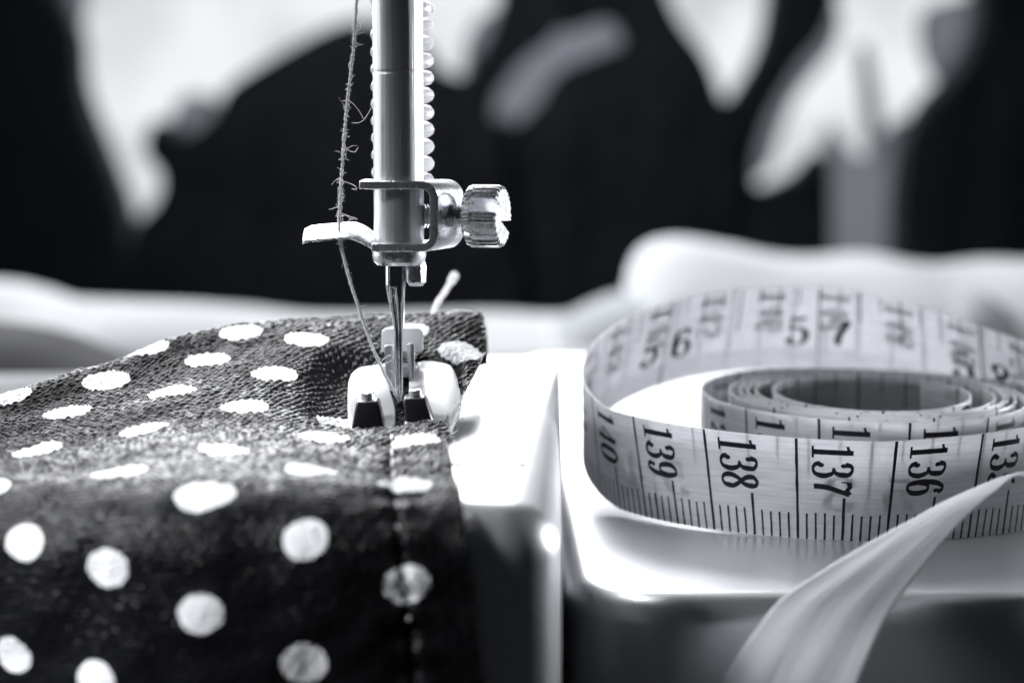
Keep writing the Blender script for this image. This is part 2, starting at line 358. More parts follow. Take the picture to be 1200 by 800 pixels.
# spring behind the bar
mb = MB(); pts = []; sx = px(471.5, 100, 21.75).x; pitch = 19.8*21.75/F; z0 = z(212, 21.75); z1 = z(-240, 21.75); turns = (z1-z0)/pitch
for i in range(int(turns*22)+1):
    a = 2*math.pi*i/22; pts.append((sx+0.285*math.cos(a), 21.75+0.285*math.sin(a), z0+pitch*i/22))
mb.tube(pts, 0.082, 10); mb.obj('presser_spring', M['spring'], mach)
mb = MB(); mb.tube([(sx, 21.75, z0-0.1), (sx, 21.75, z1)], 0.2, 24); mb.obj('presser_bar', M['steel'], mach)

# clamp: bent sheet, U section open to the left, swept back and to the right
def clamp():
    mb = MB(); T = 9.5
    outer = []; inner = []
    path = [(424, 215.5), (440, 216), (470, 216), (495, 216)]
    for k in range(1, 8): a = R(90-90*k/8); path.append((495+14.5*math.cos(a), 230.5-14.5*math.sin(a)))
    path += [(509.5, 231), (509.5, 250), (509.5, 273)]
    for k in range(1, 8): a = R(90*k/8); path.append((495+14.5*math.cos(a), 273.5+14.5*math.sin(a)))
    path += [(495, 288), (470, 288), (438, 288)]
    n = len(path); L_ = []
    for i, p in enumerate(path):
        t = np.array(path[min(i+1, n-1)])-np.array(path[max(i-1, 0)]); t = t/np.linalg.norm(t); nn = np.array([t[1], -t[0]])
        L_.append((np.array(p)+nn*T/2, np.array(p)-nn*T/2))
    poly = [a for a, b in L_]+[b for a, b in L_][::-1]
    sec = []
    for dY, dx, rs in ((-0.36, 0, 0), (0.30, 0.27, 0.0)):
        sec.append([px(p[0], p[1], ND)+Vector((dx*(1 if p[0] > 470 else max(0, (p[0]-424)/46)), dY, 0)) for p in poly])
    m = len(poly)
    # quads rather than a concave cap
    v = sec[0]+sec[1]; f = []
    for i in range(n-1):
        f.append((i, i+1, m-2-i, m-1-i)); f.append((m+i, m+m-1-i, m+m-2-i, m+i+1))
    for i in range(m): f.append((i, m+i, m+(i+1) % m, (i+1) % m))
    mb.add(v, f); return mb.obj('needle_clamp', M['nickel'], mach, bevel=0.014, seg=3, sharp=50)
cl = clamp()
# boss behind that takes the screw
mb = MB()
o1 = round_outline([(505, 211, 6), (505, 290, 6), (540, 290, 13), (540, 211, 13)][::-1], 6)
mb.prism([px(p.x, p.y, ND-0.02+(p.x-505)*0.017) for p in o1], [px(p.x, p.y, ND+0.72) for p in o1]); mb.obj('clamp_block', M['nickel'], cl, bevel=0.03, seg=3)
# thread guide wing: a flat tongue leaving the lower flange to the left
ctr = smooth_poly([(356, 277, 5.5), (364, 274, 8.5), (385, 272, 10), (410, 270, 11), (424, 274, 9), (436, 281, 7.5), (446, 286.5, 6)], 5, False)
v = []; f = []; nn_ = 12
for i, (x, y, hw) in enumerate(ctr):
    ln = min(1, i/4.0)**0.5; wd = (0.14+0.24*ln) if i < 24 else 0.33
    for j in range(nn_):
        a = 2*math.pi*j/nn_; ca, sa = math.cos(a), math.sin(a)
        sgn = lambda q: math.copysign(abs(q)**0.6, q)
        v.append(px(x, y, ND-0.05)+Vector((0, -wd*sgn(ca)*0.9, 0.045*sgn(sa)-0.07*sgn(ca)*0.8)))
K = len(ctr)
for i in range(K-1):
    for j in range(nn_): f.append((i*nn_+j, i*nn_+(j+1) % nn_, (i+1)*nn_+(j+1) % nn_, (i+1)*nn_+j))
f.append(tuple(range(nn_))[::-1]); f.append(tuple((K-1)*nn_+j for j in range(nn_)))
mb = MB(); mb.add(v, f); mb.obj('thread_guide', M['nickel'], cl, sharp=60)
# thumb screw
def thumb():
    mb = MB(); n = 26*4; rh = 36.5*S
    c0 = px(548, 253, ND-0.0); ax = Vector((math.cos(R(16)), -math.sin(R(16)), 0)); up = Vector((0, 0, 1)); sd = ax.cross(up)
    prof = lambda j: rh*(1 if (j % 4) in (0, 1) else 0.925)
    def ring(t, k): return [c0+ax*t+(up*math.cos(2*math.pi*j/n)+sd*math.sin(2*math.pi*j/n))*prof(j)*k for j in range(n)]
    L1 = 0.12; kn = lambda a: 1 if math.sin(a*26) > -0.1 else 0.93
    rs = [ring(0, 0.8), ring(0.035, 0.96), ring(0.06, 1), ring(L1, 1)]
    v = sum(rs, []); f = [tuple(range(n))[::-1], tuple((len(rs)-1)*n+j for j in range(n))]
    for r in range(len(rs)-1):
        for j in range(n): f.append((r*n+j, r*n+(j+1) % n, (r+1)*n+(j+1) % n, (r+1)*n+j))
    mb.add(v, f)
    tilt = R(24)
    for s_ in (1, -1):
        g = 0.08; a0 = math.asin(g/rh); n2 = 73; arc = [a0+(math.pi-2*a0)*k/(n2-1) for k in range(n2)]
        def dring(t, k):
            out = []
            for a in arc:
                rr = rh*kn(a*s_)*k; p = (math.cos(a)*rr, s_*max(math.sin(a)*rr, g))
                u = p[0]*math.cos(tilt)-p[1]*math.sin(tilt); w_ = p[0]*math.sin(tilt)+p[1]*math.cos(tilt)
                out.append(c0+ax*t+sd*u+up*w_)
            return out
        rs = [dring(L1-0.002, 0.999), dring(L1+0.24, 0.999), dring(L1+0.28, 0.97), dring(L1+0.295, 0.90)]
        v = sum(rs, []); f = [tuple(range(n2)), tuple(3*n2+j for j in range(n2))]
        for r in range(3):
            for j in range(n2): f.append((r*n2+j, r*n2+(j+1) % n2, (r+1)*n2+(j+1) % n2, (r+1)*n2+j))
        mb.add(v, f)
    h = mb.obj('thumb_screw', M['nickel'], cl, sharp=25)
    mb = MB(); pts = []; rad = []
    a = px(496, 253, ND+0.02); b = px(549, 253, ND)
    for i in range(64):
        t = i/63; pts.append(a.lerp(b, t)); rad.append(0.105+0.028*(1 if (i//2) % 2 else 0))
    mb.tube(pts, rad, 24); mb.obj('screw_thread', M['steel'], cl, sharp=20)
thumb()
# needle
def needle():
    mb = MB(); n = 32; rows = []
    prof = [(300, 463.5, 12), (330, 463.5, 11.6), (338, 463.6, 11.2), (352, 464.5, 9.8), (366, 465.6, 7.6), (380, 466.4, 6.0), (395, 467, 5.0), (430, 467.5, 4.7), (462, 467.8, 4.5), (474, 468, 3.9), (483, 468, 2.4), (492, 468, 0.8), (498, 468, 0.15)]
    sp_ = smooth_poly([(p[0], p[1], p[2]) for p in prof], 6, False); v = []
    for (y, x, r) in sp_:
        c = px(x, y); r *= S
        gd = 0.0 if y < 335 else min(1, (y-335)/25)*0.55
        if y > 470: gd = 0.2
        for j in range(n):
            a = 2*math.pi*j/n; rr = r
            d = abs((a-R(258)+math.pi) % (2*math.pi)-math.pi)
            rr *= 1-gd*math.exp(-(d/0.22)**2)
            v.append(c+Vector((math.cos(a)*rr, math.sin(a)*rr, 0)))
    f = []
    K = len(sp_)
    for i in range(K-1):
        for j in range(n): f.append((i*n+j, i*n+(j+1) % n, (i+1)*n+(j+1) % n, (i+1)*n+j))
    f.append(tuple(range(n))); f.append(tuple((K-1)*n+j for j in range(n)))
    mb.add(v, f)
    return mb.obj('needle', M['chrome'], mach, sharp=60)
needle()
# presser foot
pf = empty('presser_foot', px(470, 490, 20.6)); pf.parent = mach; pf.location = ORI[pf.name]-ORI[mach.name]
YF, YB = 20.05, 21.7; zf = HC+slope(470, 503)[1]*YF; zb = HC+slope(470, 427)[1]*YB
def on_plate(x, y):
    s = slope(x, y); k = (zb-zf)/(YB-YF); Y = (zf-k*YF-HC)/(s[1]-k); return Vector((s[0]*Y, Y, HC+s[1]*Y))
for poly in ([(408, 446), (418, 431), (432, 428), (452, 428), (457, 455), (463, 476), (463, 494), (456, 503), (416, 505), (408, 494)],
             [(484, 426), (522, 425), (533, 434), (538, 452), (541, 470), (532, 490), (524, 501), (478, 503), (474, 494), (478, 476)]):
    pl = [on_plate(*p) for p in smooth_poly(poly, 3)]
    mb = MB(); mb.prism(pl, [p-Vector((0, 0, 0.11)) for p in pl]); mb.obj('foot_plate', M['foot'], pf, bevel=0.025, seg=3)
mb = MB(); a = on_plate(447, 431); b = on_plate(490, 429)
mb.box((a.x, a.y-0.12, a.z-0.1), (b.x, b.y+0.15, a.z+0.04)); mb.obj('cross_bridge', M['foot'], pf, bevel=0.03)
mb = MB()
d = 21.7
for (x0, x1, y0, y1) in ((447, 496, 384, 412), ):
    o1 = round_outline([(x0, y0, 8), (x0, y1, 4), (x1, y1, 4), (x1, y0, 8)][::-1], 5)
    mb.prism([px(p.x, p.y, d-0.18) for p in o1], [px(p.x, p.y, d+0.3) for p in o1])
mb.obj('foot_ankle', M['foot'], pf, bevel=0.02)
for (xa, xb, ya, yb, dd) in ((450, 464, 404, 474, 21.35), (476, 486, 402, 456, 21.35)):
    mb = MB(); o1 = round_outline([(xa, ya, 4), (xa+4, yb, 2), (xb, yb, 2), (xb, ya, 4)][::-1], 4)
    mb.prism([px(p.x, p.y, dd-0.1) for p in o1], [px(p.x, p.y, dd+0.15) for p in o1]); mb.obj('foot_post', M['steel'], pf, bevel=0.012)
mb = MB(); mb.tube([px(469, 340, 21.75), px(469, 390, 21.75)], 0.05, 16); mb.obj('foot_shank', M['steel'], pf)
for k, (x0, x1, yb, xt0, xt1, yt, xn, yn) in enumerate(((411.5, 450, 503, 417.5, 443, 470, 431, 459), (474.5, 508, 495, 472.5, 498, 466, 487, 456))):
    mb = MB(); d0, d1 = 19.98, 20.3
    fr = [px(x0, yb, d0), px(x1, yb, d0), px(xt1, yt, d0+0.04), px(xt0, yt, d0+0.04)]
    bk = [px(x0, yb, d0)+Vector((0, .36, 0)), px(x1, yb, d0)+Vector((0, .36, 0)), px(xt1, yt, d0)+Vector((0, .3, 0)), px(xt0, yt, d0)+Vector((0, .3, 0))]
    mb.prism(fr, bk); t = mb.obj('toe', M['black'], pf, bevel=0.028, seg=3)
    mb = MB(); c = px(xn, yt, d0+0.17); c2 = px(xn, yn, d0+0.17)
    mb.tube([c-Vector((0, 0, 0.05)), c, c2-Vector((0, 0, .012)), c2], [0.072, 0.072, 0.07, 0.055], 20); mb.obj('toe_pin', M['steel'], t)

# ================================================================== POLKA DOT FABRIC
def fabric():
    rows = [
     [(-110, 560, 21.6), (0, 540, 22.1), (120, 490, 22.7), (240, 460, 23.3), (340, 440, 23.7), (420, 430, 23.9), (480, 430, 23.9), (530, 425, 23.9), (572, 425, 23.9)],
     [(-110, 520, 21.0), (0, 484, 21.4), (120, 444, 22.1), (240, 408, 22.8), (340, 387, 23.2), (420, 382, 23.4), (480, 382, 23.4), (530, 382, 23.4), (570, 386, 23.4)],
     [(-110, 506, 20.5), (0, 468, 20.9), (120, 428, 21.6), (240, 392, 22.4), (340, 374, 22.8), (420, 371, 23.0), (480, 371, 23.0), (530, 370, 23.0), (563, 371, 23.0)],
     [(-110, 522, 19.9), (0, 492, 20.3), (116, 455, 20.9), (236, 424, 21.6), (336, 404, 21.9), (415, 412, 21.9), (475, 428, 21.9), (528, 414, 22.0), (566, 415, 22.1)],
     [(-115, 536, 19.3), (-2, 514, 19.6), (112, 488, 20.0), (232, 462, 20.5), (330, 448, 20.8), (402, 470, 20.8), (470, 482, 20.8), (518, 468, 20.8), (538, 468, 20.8)],
     [(-120, 550, 18.8), (-5, 534, 18.9), (108, 516, 19.1), (226, 500, 19.4), (322, 494, 19.5), (400, 503, 19.6), (462, 506, 19.6), (505, 500, 19.6), (523, 504, 19.6)],
     [(-130, 562, 18.25), (-12, 550, 18.05), (102, 541, 17.95), (220, 533, 17.95), (320, 534, 17.95), (398, 540, 17.95), (462, 543, 17.95), (510, 545, 17.95), (531, 548, 17.95)],
     [(-140, 585, 18.10), (-20, 576, 17.40), (98, 566, 17.10), (218, 566, 16.90), (320, 568, 16.90), (402, 575, 16.90), (466, 580, 16.90), (515, 582, 16.90), (540, 585, 16.90)],
     [(-145, 640, 18.00), (-24, 626, 17.10), (96, 620, 16.60), (218, 620, 16.40), (322, 622, 16.35), (408, 626, 16.35), (472, 630, 16.35), (522, 632, 16.35), (547, 634, 16.35)],
     [(-150, 730, 18.10), (-30, 712, 17.10), (94, 704, 16.50), (218, 704, 16.25), (326, 706, 16.20), (416, 708, 16.20), (480, 712, 16.20), (530, 714, 16.20), (558, 716, 16.20)],
     [(-155, 830, 18.30), (-34, 812, 17.20), (92, 802, 16.50), (218, 800, 16.25), (330, 802, 16.15), (422, 804, 16.15), (488, 806, 16.15), (542, 808, 16.15), (569, 810, 16.15)],
     [(-160, 930, 18.40), (-40, 910, 17.20), (88, 900, 16.50), (216, 900, 16.25), (332, 900, 16.15), (428, 900, 16.15), (494, 902, 16.15), (552, 904, 16.15), (580, 906, 16.15)]]
    P = np.array([[tuple(at(*q)) for q in r] for r in rows])          # rows x cols x 3
    def cr1(P, n):   # catmull along axis 0 to n samples
        K = P.shape[0]; t = np.linspace(0, K-1, n); i = np.minimum(t.astype(int), K-2); u = (t-i)[:, None, None]
        Q = np.concatenate([2*P[:1]-P[1:2], P, 2*P[-1:]-P[-2:-1]]); p0, p1, p2, p3 = Q[i], Q[i+1], Q[i+2], Q[i+3]
        return 0.5*(2*p1+(p2-p0)*u+(2*p0-5*p1+4*p2-p3)*u*u+(3*p1-p0-3*p2+p3)*u**3)
    NR, NC = 900, 640
    A = cr1(P, NR); A = np.transpose(cr1(np.transpose(A, (1, 0, 2)), NC), (1, 0, 2))
    # physical lengths
    du = np.linalg.norm(np.diff(A, axis=1), axis=2).mean(axis=0); U = np.concatenate([[0], np.cumsum(du)]); U -= U[-1]
    dv = np.linalg.norm(np.diff(A, axis=0), axis=2).mean(axis=1); V = np.concatenate([[0], np.cumsum(dv)])
    UU, VV = np.meshgrid(U, V)
    # smooth value noise
    def vn(x, y, seed):
        r = np.random.RandomState(seed); G_ = r.rand(256, 256)
        xi = np.floor(x).astype(int); yi = np.floor(y).astype(int); fx = x-xi; fy = y-yi; fx = fx*fx*(3-2*fx); fy = fy*fy*(3-2*fy)
        g = lambda a, b: G_[a % 256, b % 256]
        return (g(xi, yi)*(1-fx)+g(xi+1, yi)*fx)*(1-fy)+(g(xi, yi+1)*(1-fx)+g(xi+1, yi+1)*fx)*fy-0.5
    ty = np.gradient(A, axis=0); tx = np.gradient(A, axis=1); Nn = np.cross(tx, -ty)*1.0; Nn /= np.linalg.norm(Nn, axis=2)[..., None]
    if Nn[NR//2, NC//2, 2] < 0: Nn = -Nn
    # broad wrinkles
    big = 0.10*vn(UU*0.7+3, VV*0.9, 1)+0.07*vn(UU*1.8, VV*1.5+5, 2)+0.03*vn(UU*3.5, VV*4.5, 3)
    # seam: column position of the stitch line
    pj = lambda Q: (600+F*Q[..., 0]/(cp*Q[..., 1]-sp*(Q[..., 2]-HC)), 400-F*(sp*Q[..., 1]+cp*(Q[..., 2]-HC))/(cp*Q[..., 1]-sp*(Q[..., 2]-HC)))
    X, Y_ = pj(A)
    seamx = np.interp(Y_, [505, 560, 620, 683, 800], [459, 462, 467, 476, 487])
    sd_ = (X-seamx)/125.0; below = 1/(1+np.exp(-(Y_-512)/5.0)); front = (A[..., 1] < 20.2)
    big -= 0.028*np.exp(-(sd_/0.055)**2)*below*front
    big += 0.02*np.sin(VV*2*math.pi/0.36)*np.exp(-(sd_/0.22)**2)*below*front
    # weave: staggered crepe pebbles
    wu = UU+0.05*vn(UU*5, VV*5, 11)+0.02*vn(UU*17, VV*17, 12); wv = VV+0.05*vn(UU*5+9, VV*5, 13)+0.02*vn(UU*17, VV*17+4, 14)
    pu, pv = 0.088, 0.066; row = np.floor(wv/pv); ph = (row % 2)*0.5
    cell = np.random.RandomState(5).rand(512, 512)[(row.astype(int)) % 512, np.floor(wu/pu+ph).astype(int) % 512]
    peb = np.abs(np.sin(math.pi*(wu/pu+ph)))**0.7*np.abs(np.sin(math.pi*wv/pv))**0.7
    wea = 0.026*peb*(0.45+0.8*cell)+0.009*vn(UU*33, VV*33, 21)
    fade = np.interp(VV-V[int(NR*6/11)], [-1.2, 0.3, 1.5, 3], [1, 0.8, 0.5, 0.4])
    # hem lifts and curls slightly at the right edge
    base = A+Nn*big[..., None]
    fx = np.clip((-0.50-base[..., 0])/0.14, 0, 1)*np.clip((base[..., 0]+2.35)/0.5, 0, 1); fy = np.clip((base[..., 1]-19.75)/0.3, 0, 1)*np.clip((22.0-base[..., 1])/0.4, 0, 1)
    flo = 1.38+np.clip(base[..., 1]-20.05, 0, 2)*0.27; k_ = fx*fy; k_ = k_*k_*(3-2*k_); base[..., 2] = np.where(base[..., 2] > flo, base[..., 2]*(1-k_)+flo*k_, base[..., 2])
    A2 = base+Nn*(wea*fade)[..., None]
    # dots
    dots = [(12, 466), (172, 411), (283, 391), (360, 400), (478, 392), (540, 413), (243, 422), (123, 444), (322, 438), (202, 461), (286, 477), (79, 482), (168, 503), (398, 487), (45, 526), (378, 513), (262, 528), (487, 517), (140, 550), (365, 551), (475, 567), (240, 581), (-20, 570), (27, 634), (358, 632), (125, 665), (478, 683), (238, 717), (357, 776), (15, 768), (113, 795), (-85, 612), (-100, 740), (238, 862), (478, 835), (-55,505)]
    val = np.full(UU.shape, -9.0)
    vis = np.zeros(UU.shape, bool); vis[int(NR*1.95/11):] = True
    edge = 0.02*vn(wu/0.05, wv/0.05, 31)+0.035*vn(wu*5, wv*5, 32)
    for k, (dx, dy) in enumerate(dots):
        D = (X-dx)**2+(Y_-dy)**2; D[~vis] = 1e9; i, j = np.unravel_index(np.argmin(D), D.shape)
        if D[i, j] > 900: continue
        q = A[i, j]; dd = A-q; tv = ty[i, j]/np.linalg.norm(ty[i, j]); cv = dd@tv; dist = np.sqrt(np.maximum((dd**2).sum(2)+0.44*cv**2, 0))
        r = 0.262 if dy < 600 else 0.207
        val = np.maximum(val, (r-dist+edge)/0.03*0.5+0.5)
    val = np.clip(val, 0, 1)
    vs = A2.reshape(-1, 3)
    idx = np.arange(NR*NC).reshape(NR, NC)
    fs = np.stack([idx[:-1, :-1], idx[1:, :-1], idx[1:, 1:], idx[:-1, 1:]], -1).reshape(-1, 4)
    # right hem, back hem and bottom edge get a turned-under border
    me = bpy.data.meshes.new('polka_dot_fabric')
    under = A2-Nn*0.06
    bord = np.concatenate([idx[:, -1], ]); nb = len(bord)
    hem = (A2[:, -1]-Nn[:, -1]*0.07); hem2 = (A2[:, -30]-Nn[:, -30]*0.10)
    allv = np.concatenate([vs, hem, hem2]); b0 = NR*NC
    e = np.arange(NR-1)
    f2 = np.stack([idx[:-1, -1], idx[1:, -1], b0+e+1, b0+e], -1); f3 = np.stack([b0+e, b0+e+1, b0+NR+e+1, b0+NR+e], -1)
    fa = np.concatenate([fs, f2, f3]).astype(np.int32)
    me.vertices.add(len(allv)); me.vertices.foreach_set('co', allv.ravel())
    me.loops.add(fa.size); me.loops.foreach_set('vertex_index', fa.ravel())
    me.polygons.add(len(fa)); me.polygons.foreach_set('loop_start', np.arange(len(fa), dtype=np.int32)*4)
    me.polygons.foreach_set('use_smooth', np.ones(len(fa), bool)); me.update(calc_edges=True)
    at_ = me.attributes.new('dot', 'FLOAT', 'POINT'); full = np.concatenate([val.ravel(), val[:, -1], np.zeros(NR)]); at_.data.foreach_set('value', full)
    me.materials.append(M['fabric'])
    o = link('polka_dot_fabric', me)
    tag(o, 'dark pebbly fabric with white polka dots draped over the machine bed under the needle', 'fabric')
    # stitches along the seam
    mb = MB()
    for y0 in (512, 524, 536, 548, 561, 590, 617, 683, 722):
        xs = float(np.interp(y0, [505, 560, 620, 683, 800], [459, 462, 467, 476, 487]))
        ln = {514: 8, 526: 8, 538: 8, 550: 7}.get(y0, 5)
        pts = []
        for k in range(4):
            yy = y0+ln*k/3; D = (X-xs-random.uniform(-1, 1))**2+(Y_-yy)**2; D[~vis] = 1e9; i, j = np.unravel_index(np.argmin(D), D.shape)
            pts.append(Vector(A2[i, j]+Nn[i, j]*(0.02+0.012*math.sin(math.pi*k/3))))
        mb = MB(); mb.tube(pts, 0.013 if y0 < 560 else 0.009, 8); mb.obj('stitch', M['wthread'] if y0 < 600 else M['thread'], o)
    # loose yarns on the raw hem
    mb = MB(); rr = random.Random(3)
    for k in range(46):
        i = rr.randint(int(NR*2.2/11), int(NR*7.6/11)); p = Vector(A2[i, -2]); n_ = Vector(Nn[i, -2]); dirv = Vector((rr.uniform(0.2, 1), rr.uniform(-.4, .2), rr.uniform(-.3, .6))).normalized()
        L_ = rr.uniform(0.03, 0.13); mb.tube([p, p+dirv*L_*0.5+Vector((0, 0, rr.uniform(-.02, .03))), p+dirv*L_+Vector((0, 0, rr.uniform(-.05, .05)))], 0.0045, 5)
    tag(mb.obj('frayed_edge', M['thread'], o), kind='stuff')
fabric()
mb = MB(); rr = random.Random(8)
cen = smooth_poly([(521, 500), (526, 488), (533, 478), (539, 471)], 6, False)
mb.tube([px(x, y, 20.2) for x, y in cen], [0.022+0.008*rr.random() for _ in cen], 8)
for k in range(30):
    c = px(*cen[rr.randrange(len(cen))], 20.2); a = Vector((rr.uniform(-1, 1), rr.uniform(-1, 1), rr.uniform(-1, 1))).normalized()
    mb.tube([c, c+a*0.05, c+a*0.07+Vector((.01, 0, .02))], 0.003, 4)
tag(mb.obj('yarn_end', M['thread'], None), 'short grey frayed yarn end sticking up at the right of the presser foot', 'yarn')
mb = MB(); cen = smooth_poly([(487, 420, 22.4), (494, 408, 22.6), (503, 380, 23.0), (512, 356, 23.6), (524, 338, 24.2), (533, 322, 24.8)], 8, False)
mb.tube([at(*c) for c in cen], [0.03+0.012*rr.random()+(0.02 if i > len(cen)-6 else 0) for i, c in enumerate(cen)], 10)
cen = smooth_poly([(492, 416, 22.6), (500, 398, 23.0), (512, 376, 23.3), (530, 366, 23.6), (552, 366, 23.8), (566, 376, 23.9)], 8, False)
mb.tube([at(*c) for c in cen], [0.032+0.012*rr.random() for i, c in enumerate(cen)], 10)
tag(mb.obj('thread_tail', M['wthread'], None), 'pale blurred thread tail sticking up behind the needle', 'thread')

# ================================================================== FUZZY THREAD
def fuzzy():
    rr = random.Random(21); mb = MB()
    path = smooth_poly([(421, -60, 20.75), (418, 0, 20.75), (414, 60, 20.75), (407, 120, 20.75), (402, 180, 20.75), (398.5, 235, 20.75), (397.5, 262, 20.8), (398, 278, 20.75), (403, 302, 20.72), (412, 335, 20.75), (425, 375, 20.8), (437, 408, 20.8), (446, 428, 20.8), (455, 446, 20.8), (466, 466, 20.92)], 40, False)
    pts = [px(x+rr.gauss(0, .15), y, d) for x, y, d in path]; K = len(pts)
    for ph in (0, math.pi):
        q = []
        for i, p in enumerate(pts):
            a = i*0.8+ph; rr_ = 0.0095; q.append(p+Vector((math.cos(a), math.sin(a), 0))*rr_)
        mb.tube(q, [0.0085+0.0035*rr.random() for _ in q], 6)
    for k in range(1500):
        i = rr.randrange(K); y = path[i][1]; p = pts[i]
        if 262 < y < 284: continue
        big = rr.random() < 0.045
        L_ = rr.uniform(0.07, 0.14) if big else rr.uniform(0.012, 0.034)
        if y > 290: L_ *= 0.6
        a = rr.uniform(0, 2*math.pi); d = Vector((math.cos(a), math.sin(a)*.5, rr.uniform(-0.7, 0.8))).normalized(); c = Vector((rr.uniform(-1, 1), rr.uniform(-1, 1), rr.uniform(-1, 1)))*L_*1.7
        e_ = Vector((rr.uniform(-1, 1), 0, rr.uniform(-1, 1)))*L_*0.35; mb.tube([p+d*L_*t+c*t*t*0.6+e_*math.sin(t*5.5) for t in (0, .2, .4, .6, .8, 1)], [0.0034, 0.0032, 0.003, 0.0028, 0.0026, 0.002], 4)
    for ctl in ([(409, 118), (416, 124), (422, 132), (426, 140)], [(412, 144), (420, 144), (427, 140), (432, 132), (436, 126), (441, 125)], [(402, 168), (408, 176), (416, 178), (420, 172)], [(400, 212), (410, 215), (416, 218), (418, 222), (412, 221)], [(445, 428), (450, 420), (458, 416), (462, 420)], [(447, 432), (456, 434), (462, 438)], [(444, 425), (452, 426), (460, 421)]):
        q = smooth_poly([(a, b) for a, b in ctl], 5, False); mb.tube([px(a, b, 20.7) for a, b in q], 0.0042, 5)
    tag(mb.obj('sewing_thread', M['thread'], None), 'fuzzy twisted sewing thread running down through the guide to the needle', 'thread')
fuzzy()

# ================================================================== MEASURING TAPE
TW = 1.27; TT = 0.016
def tape():
    phis = np.arange(-2295, 292, 0.5); n = len(phis)
    def rad(p):
        T = {-2300: 1.05, -2250: 1.22, -2160: 1.27, -2070: 1.26, -1980: 1.38, -1890: 1.50, -1800: 1.50, -1710: 1.50, -1620: 1.52, -1530: 1.60, -1440: 1.60, -1350: 1.60,
             -1260: 1.60, -1170: 1.67, -1080: 1.70, -990: 1.70, -900: 1.71, -810: 1.73, -720: 1.84, -630: 1.84, -540: 1.84, -450: 1.80, -360: 2.03, -270: 2.04, -180: 2.10, -90: 2.85, -45: 3.18, 0: 3.25, 400: 3.25}
        ks = list(T); vx = [T[k] for k in ks]
        return np.interp(p, ks, vx)
    r = rad(phis)
    for _ in range(3): r = np.convolve(np.pad(r, 20, mode='edge'), np.ones(41)/41, 'valid')
    tcl = np.clip((phis+360)/300, 0, 1); tin = np.clip((phis+2160)/1800, 0, 1)
    cx = 4.62+(4.17-4.62)*tcl; cyy = 23.75+(24.15-23.75)*tcl
    wob = 0.010*np.sin(np.radians(phis*2.3))+0.010*np.sin(np.radians(phis*1.37+40))
    inner = phis < -330
    r = r+wob*inner
    a = np.radians(phis)
    x = cx-r*np.sin(a); y = cyy-r*np.cos(a)*(1-0.04*tcl)
    # tail beyond the right side drifts outwards
    out = np.clip((phis-225)/60, 0, 1); x += out**2*0.7
    bl = np.clip(phis, 0, 400); lift = np.where(phis > 60, 1.20*np.clip(np.sin(np.radians((np.clip(phis, 60, 400)-60)*0.75)), 0, 1)**1.3, 0)
    lift = lift*(1-np.clip((phis-190)/200, 0, 0.7))
    lift = lift+0.05*np.clip(np.sin(np.radians(phis)), 0, 1)*(phis > 0)
    cosb = -np.cos(a)
    lift = lift+np.where(phis < -90, 0.07+0.06*cosb, 0.0)*np.clip((-90-phis)/120, 0, 1)
    lean = np.where(phis < -60, 0.10*np.cos(a)*np.clip((phis+720)/360, 0, 1), 0)
    lean = lean+np.where(phis >= -60, 0.30*np.cos(a)*np.clip((phis+60)/60, 0, 1), 0)      # outward lean at the front
    tx = np.gradient(x); ty = np.gradient(y); ll = np.hypot(tx, ty); tx /= ll; ty /= ll
    nx, ny = -ty, tx            # candidate outward
    s = np.sign((nx*(x-cx)+ny*(y-cyy)).mean()); nx *= s; ny *= s
    arc = np.concatenate([[0], np.cumsum(np.hypot(np.diff(x), np.diff(y)))])
    v0 = np.interp(24.7, phis, arc); val = 138+(arc-v0)          # printed centimetre value
    tab = dict(x=x, y=y, l=lift, e=lean, nx=nx, ny=ny)
    def P(v, wcm, off):
        g = {k: float(np.interp(v, val, t)) for k, t in tab.items()}
        N3 = Vector((g['nx'], g['ny'], 0)).normalized(); e = g['e']
        upv = Vector((0, 0, 1))*math.cos(e)+N3*math.sin(e); No = N3*math.cos(e)-Vector((0, 0, 1))*math.sin(e)
        # slight cross bow of the vinyl
        return Vector((g['x'], g['y'], 0.004+g['l']))+upv*wcm+No*(off)
    mb = MB(); uvs = []
    step = 3; ids = list(range(0, n, step)); ws = [0.0, 0.012]+[TW*k/8 for k in range(1, 8)]+[TW-0.012, TW]; nw = len(ws)
    o_ = []; i_ = []
    for q, i in enumerate(ids):
        for w_ in ws:
            e = 0.6 if w_ in (0.0, TW) else 1
            o_.append(P(val[i], w_, TT/2*e)); uvs.append((val[i], w_))
    for q, i in enumerate(ids):
        for w_ in ws:
            e = 0.6 if w_ in (0.0, TW) else 1
            i_.append(P(val[i], w_, -TT/2*e)); uvs.append((val[i], w_+3))
    m = len(ids); B = m*nw; f = []; mi = []
    for q in range(m-1):
        for k in range(nw-1):
            a0 = q*nw+k; f.append((a0, a0+1, a0+nw+1, a0+nw)); f.append((B+a0, B+a0+nw, B+a0+nw+1, B+a0+1)); mi += [0 if 0 < k < nw-2 else 1]*2
        for k in (0, nw-1):
            a0 = q*nw+k; f.append((a0, a0+nw, B+a0+nw, B+a0) if k == 0 else (a0, B+a0, B+a0+nw, a0+nw)); mi.append(1)
    for q in (0, m-1):
        for k in range(nw-1): a0 = q*nw+k; f.append((a0, B+a0, B+a0+1, a0+1)); mi.append(1)
    V = o_+i_; rr = random.Random(5)
    def quad(vs):
        k = len(V); V.extend(vs); uvs.extend([(0, 0)]*len(vs)); f.append(tuple(range(k, k+len(vs)))); mi.append(2)
    OFF = TT/2+0.0015
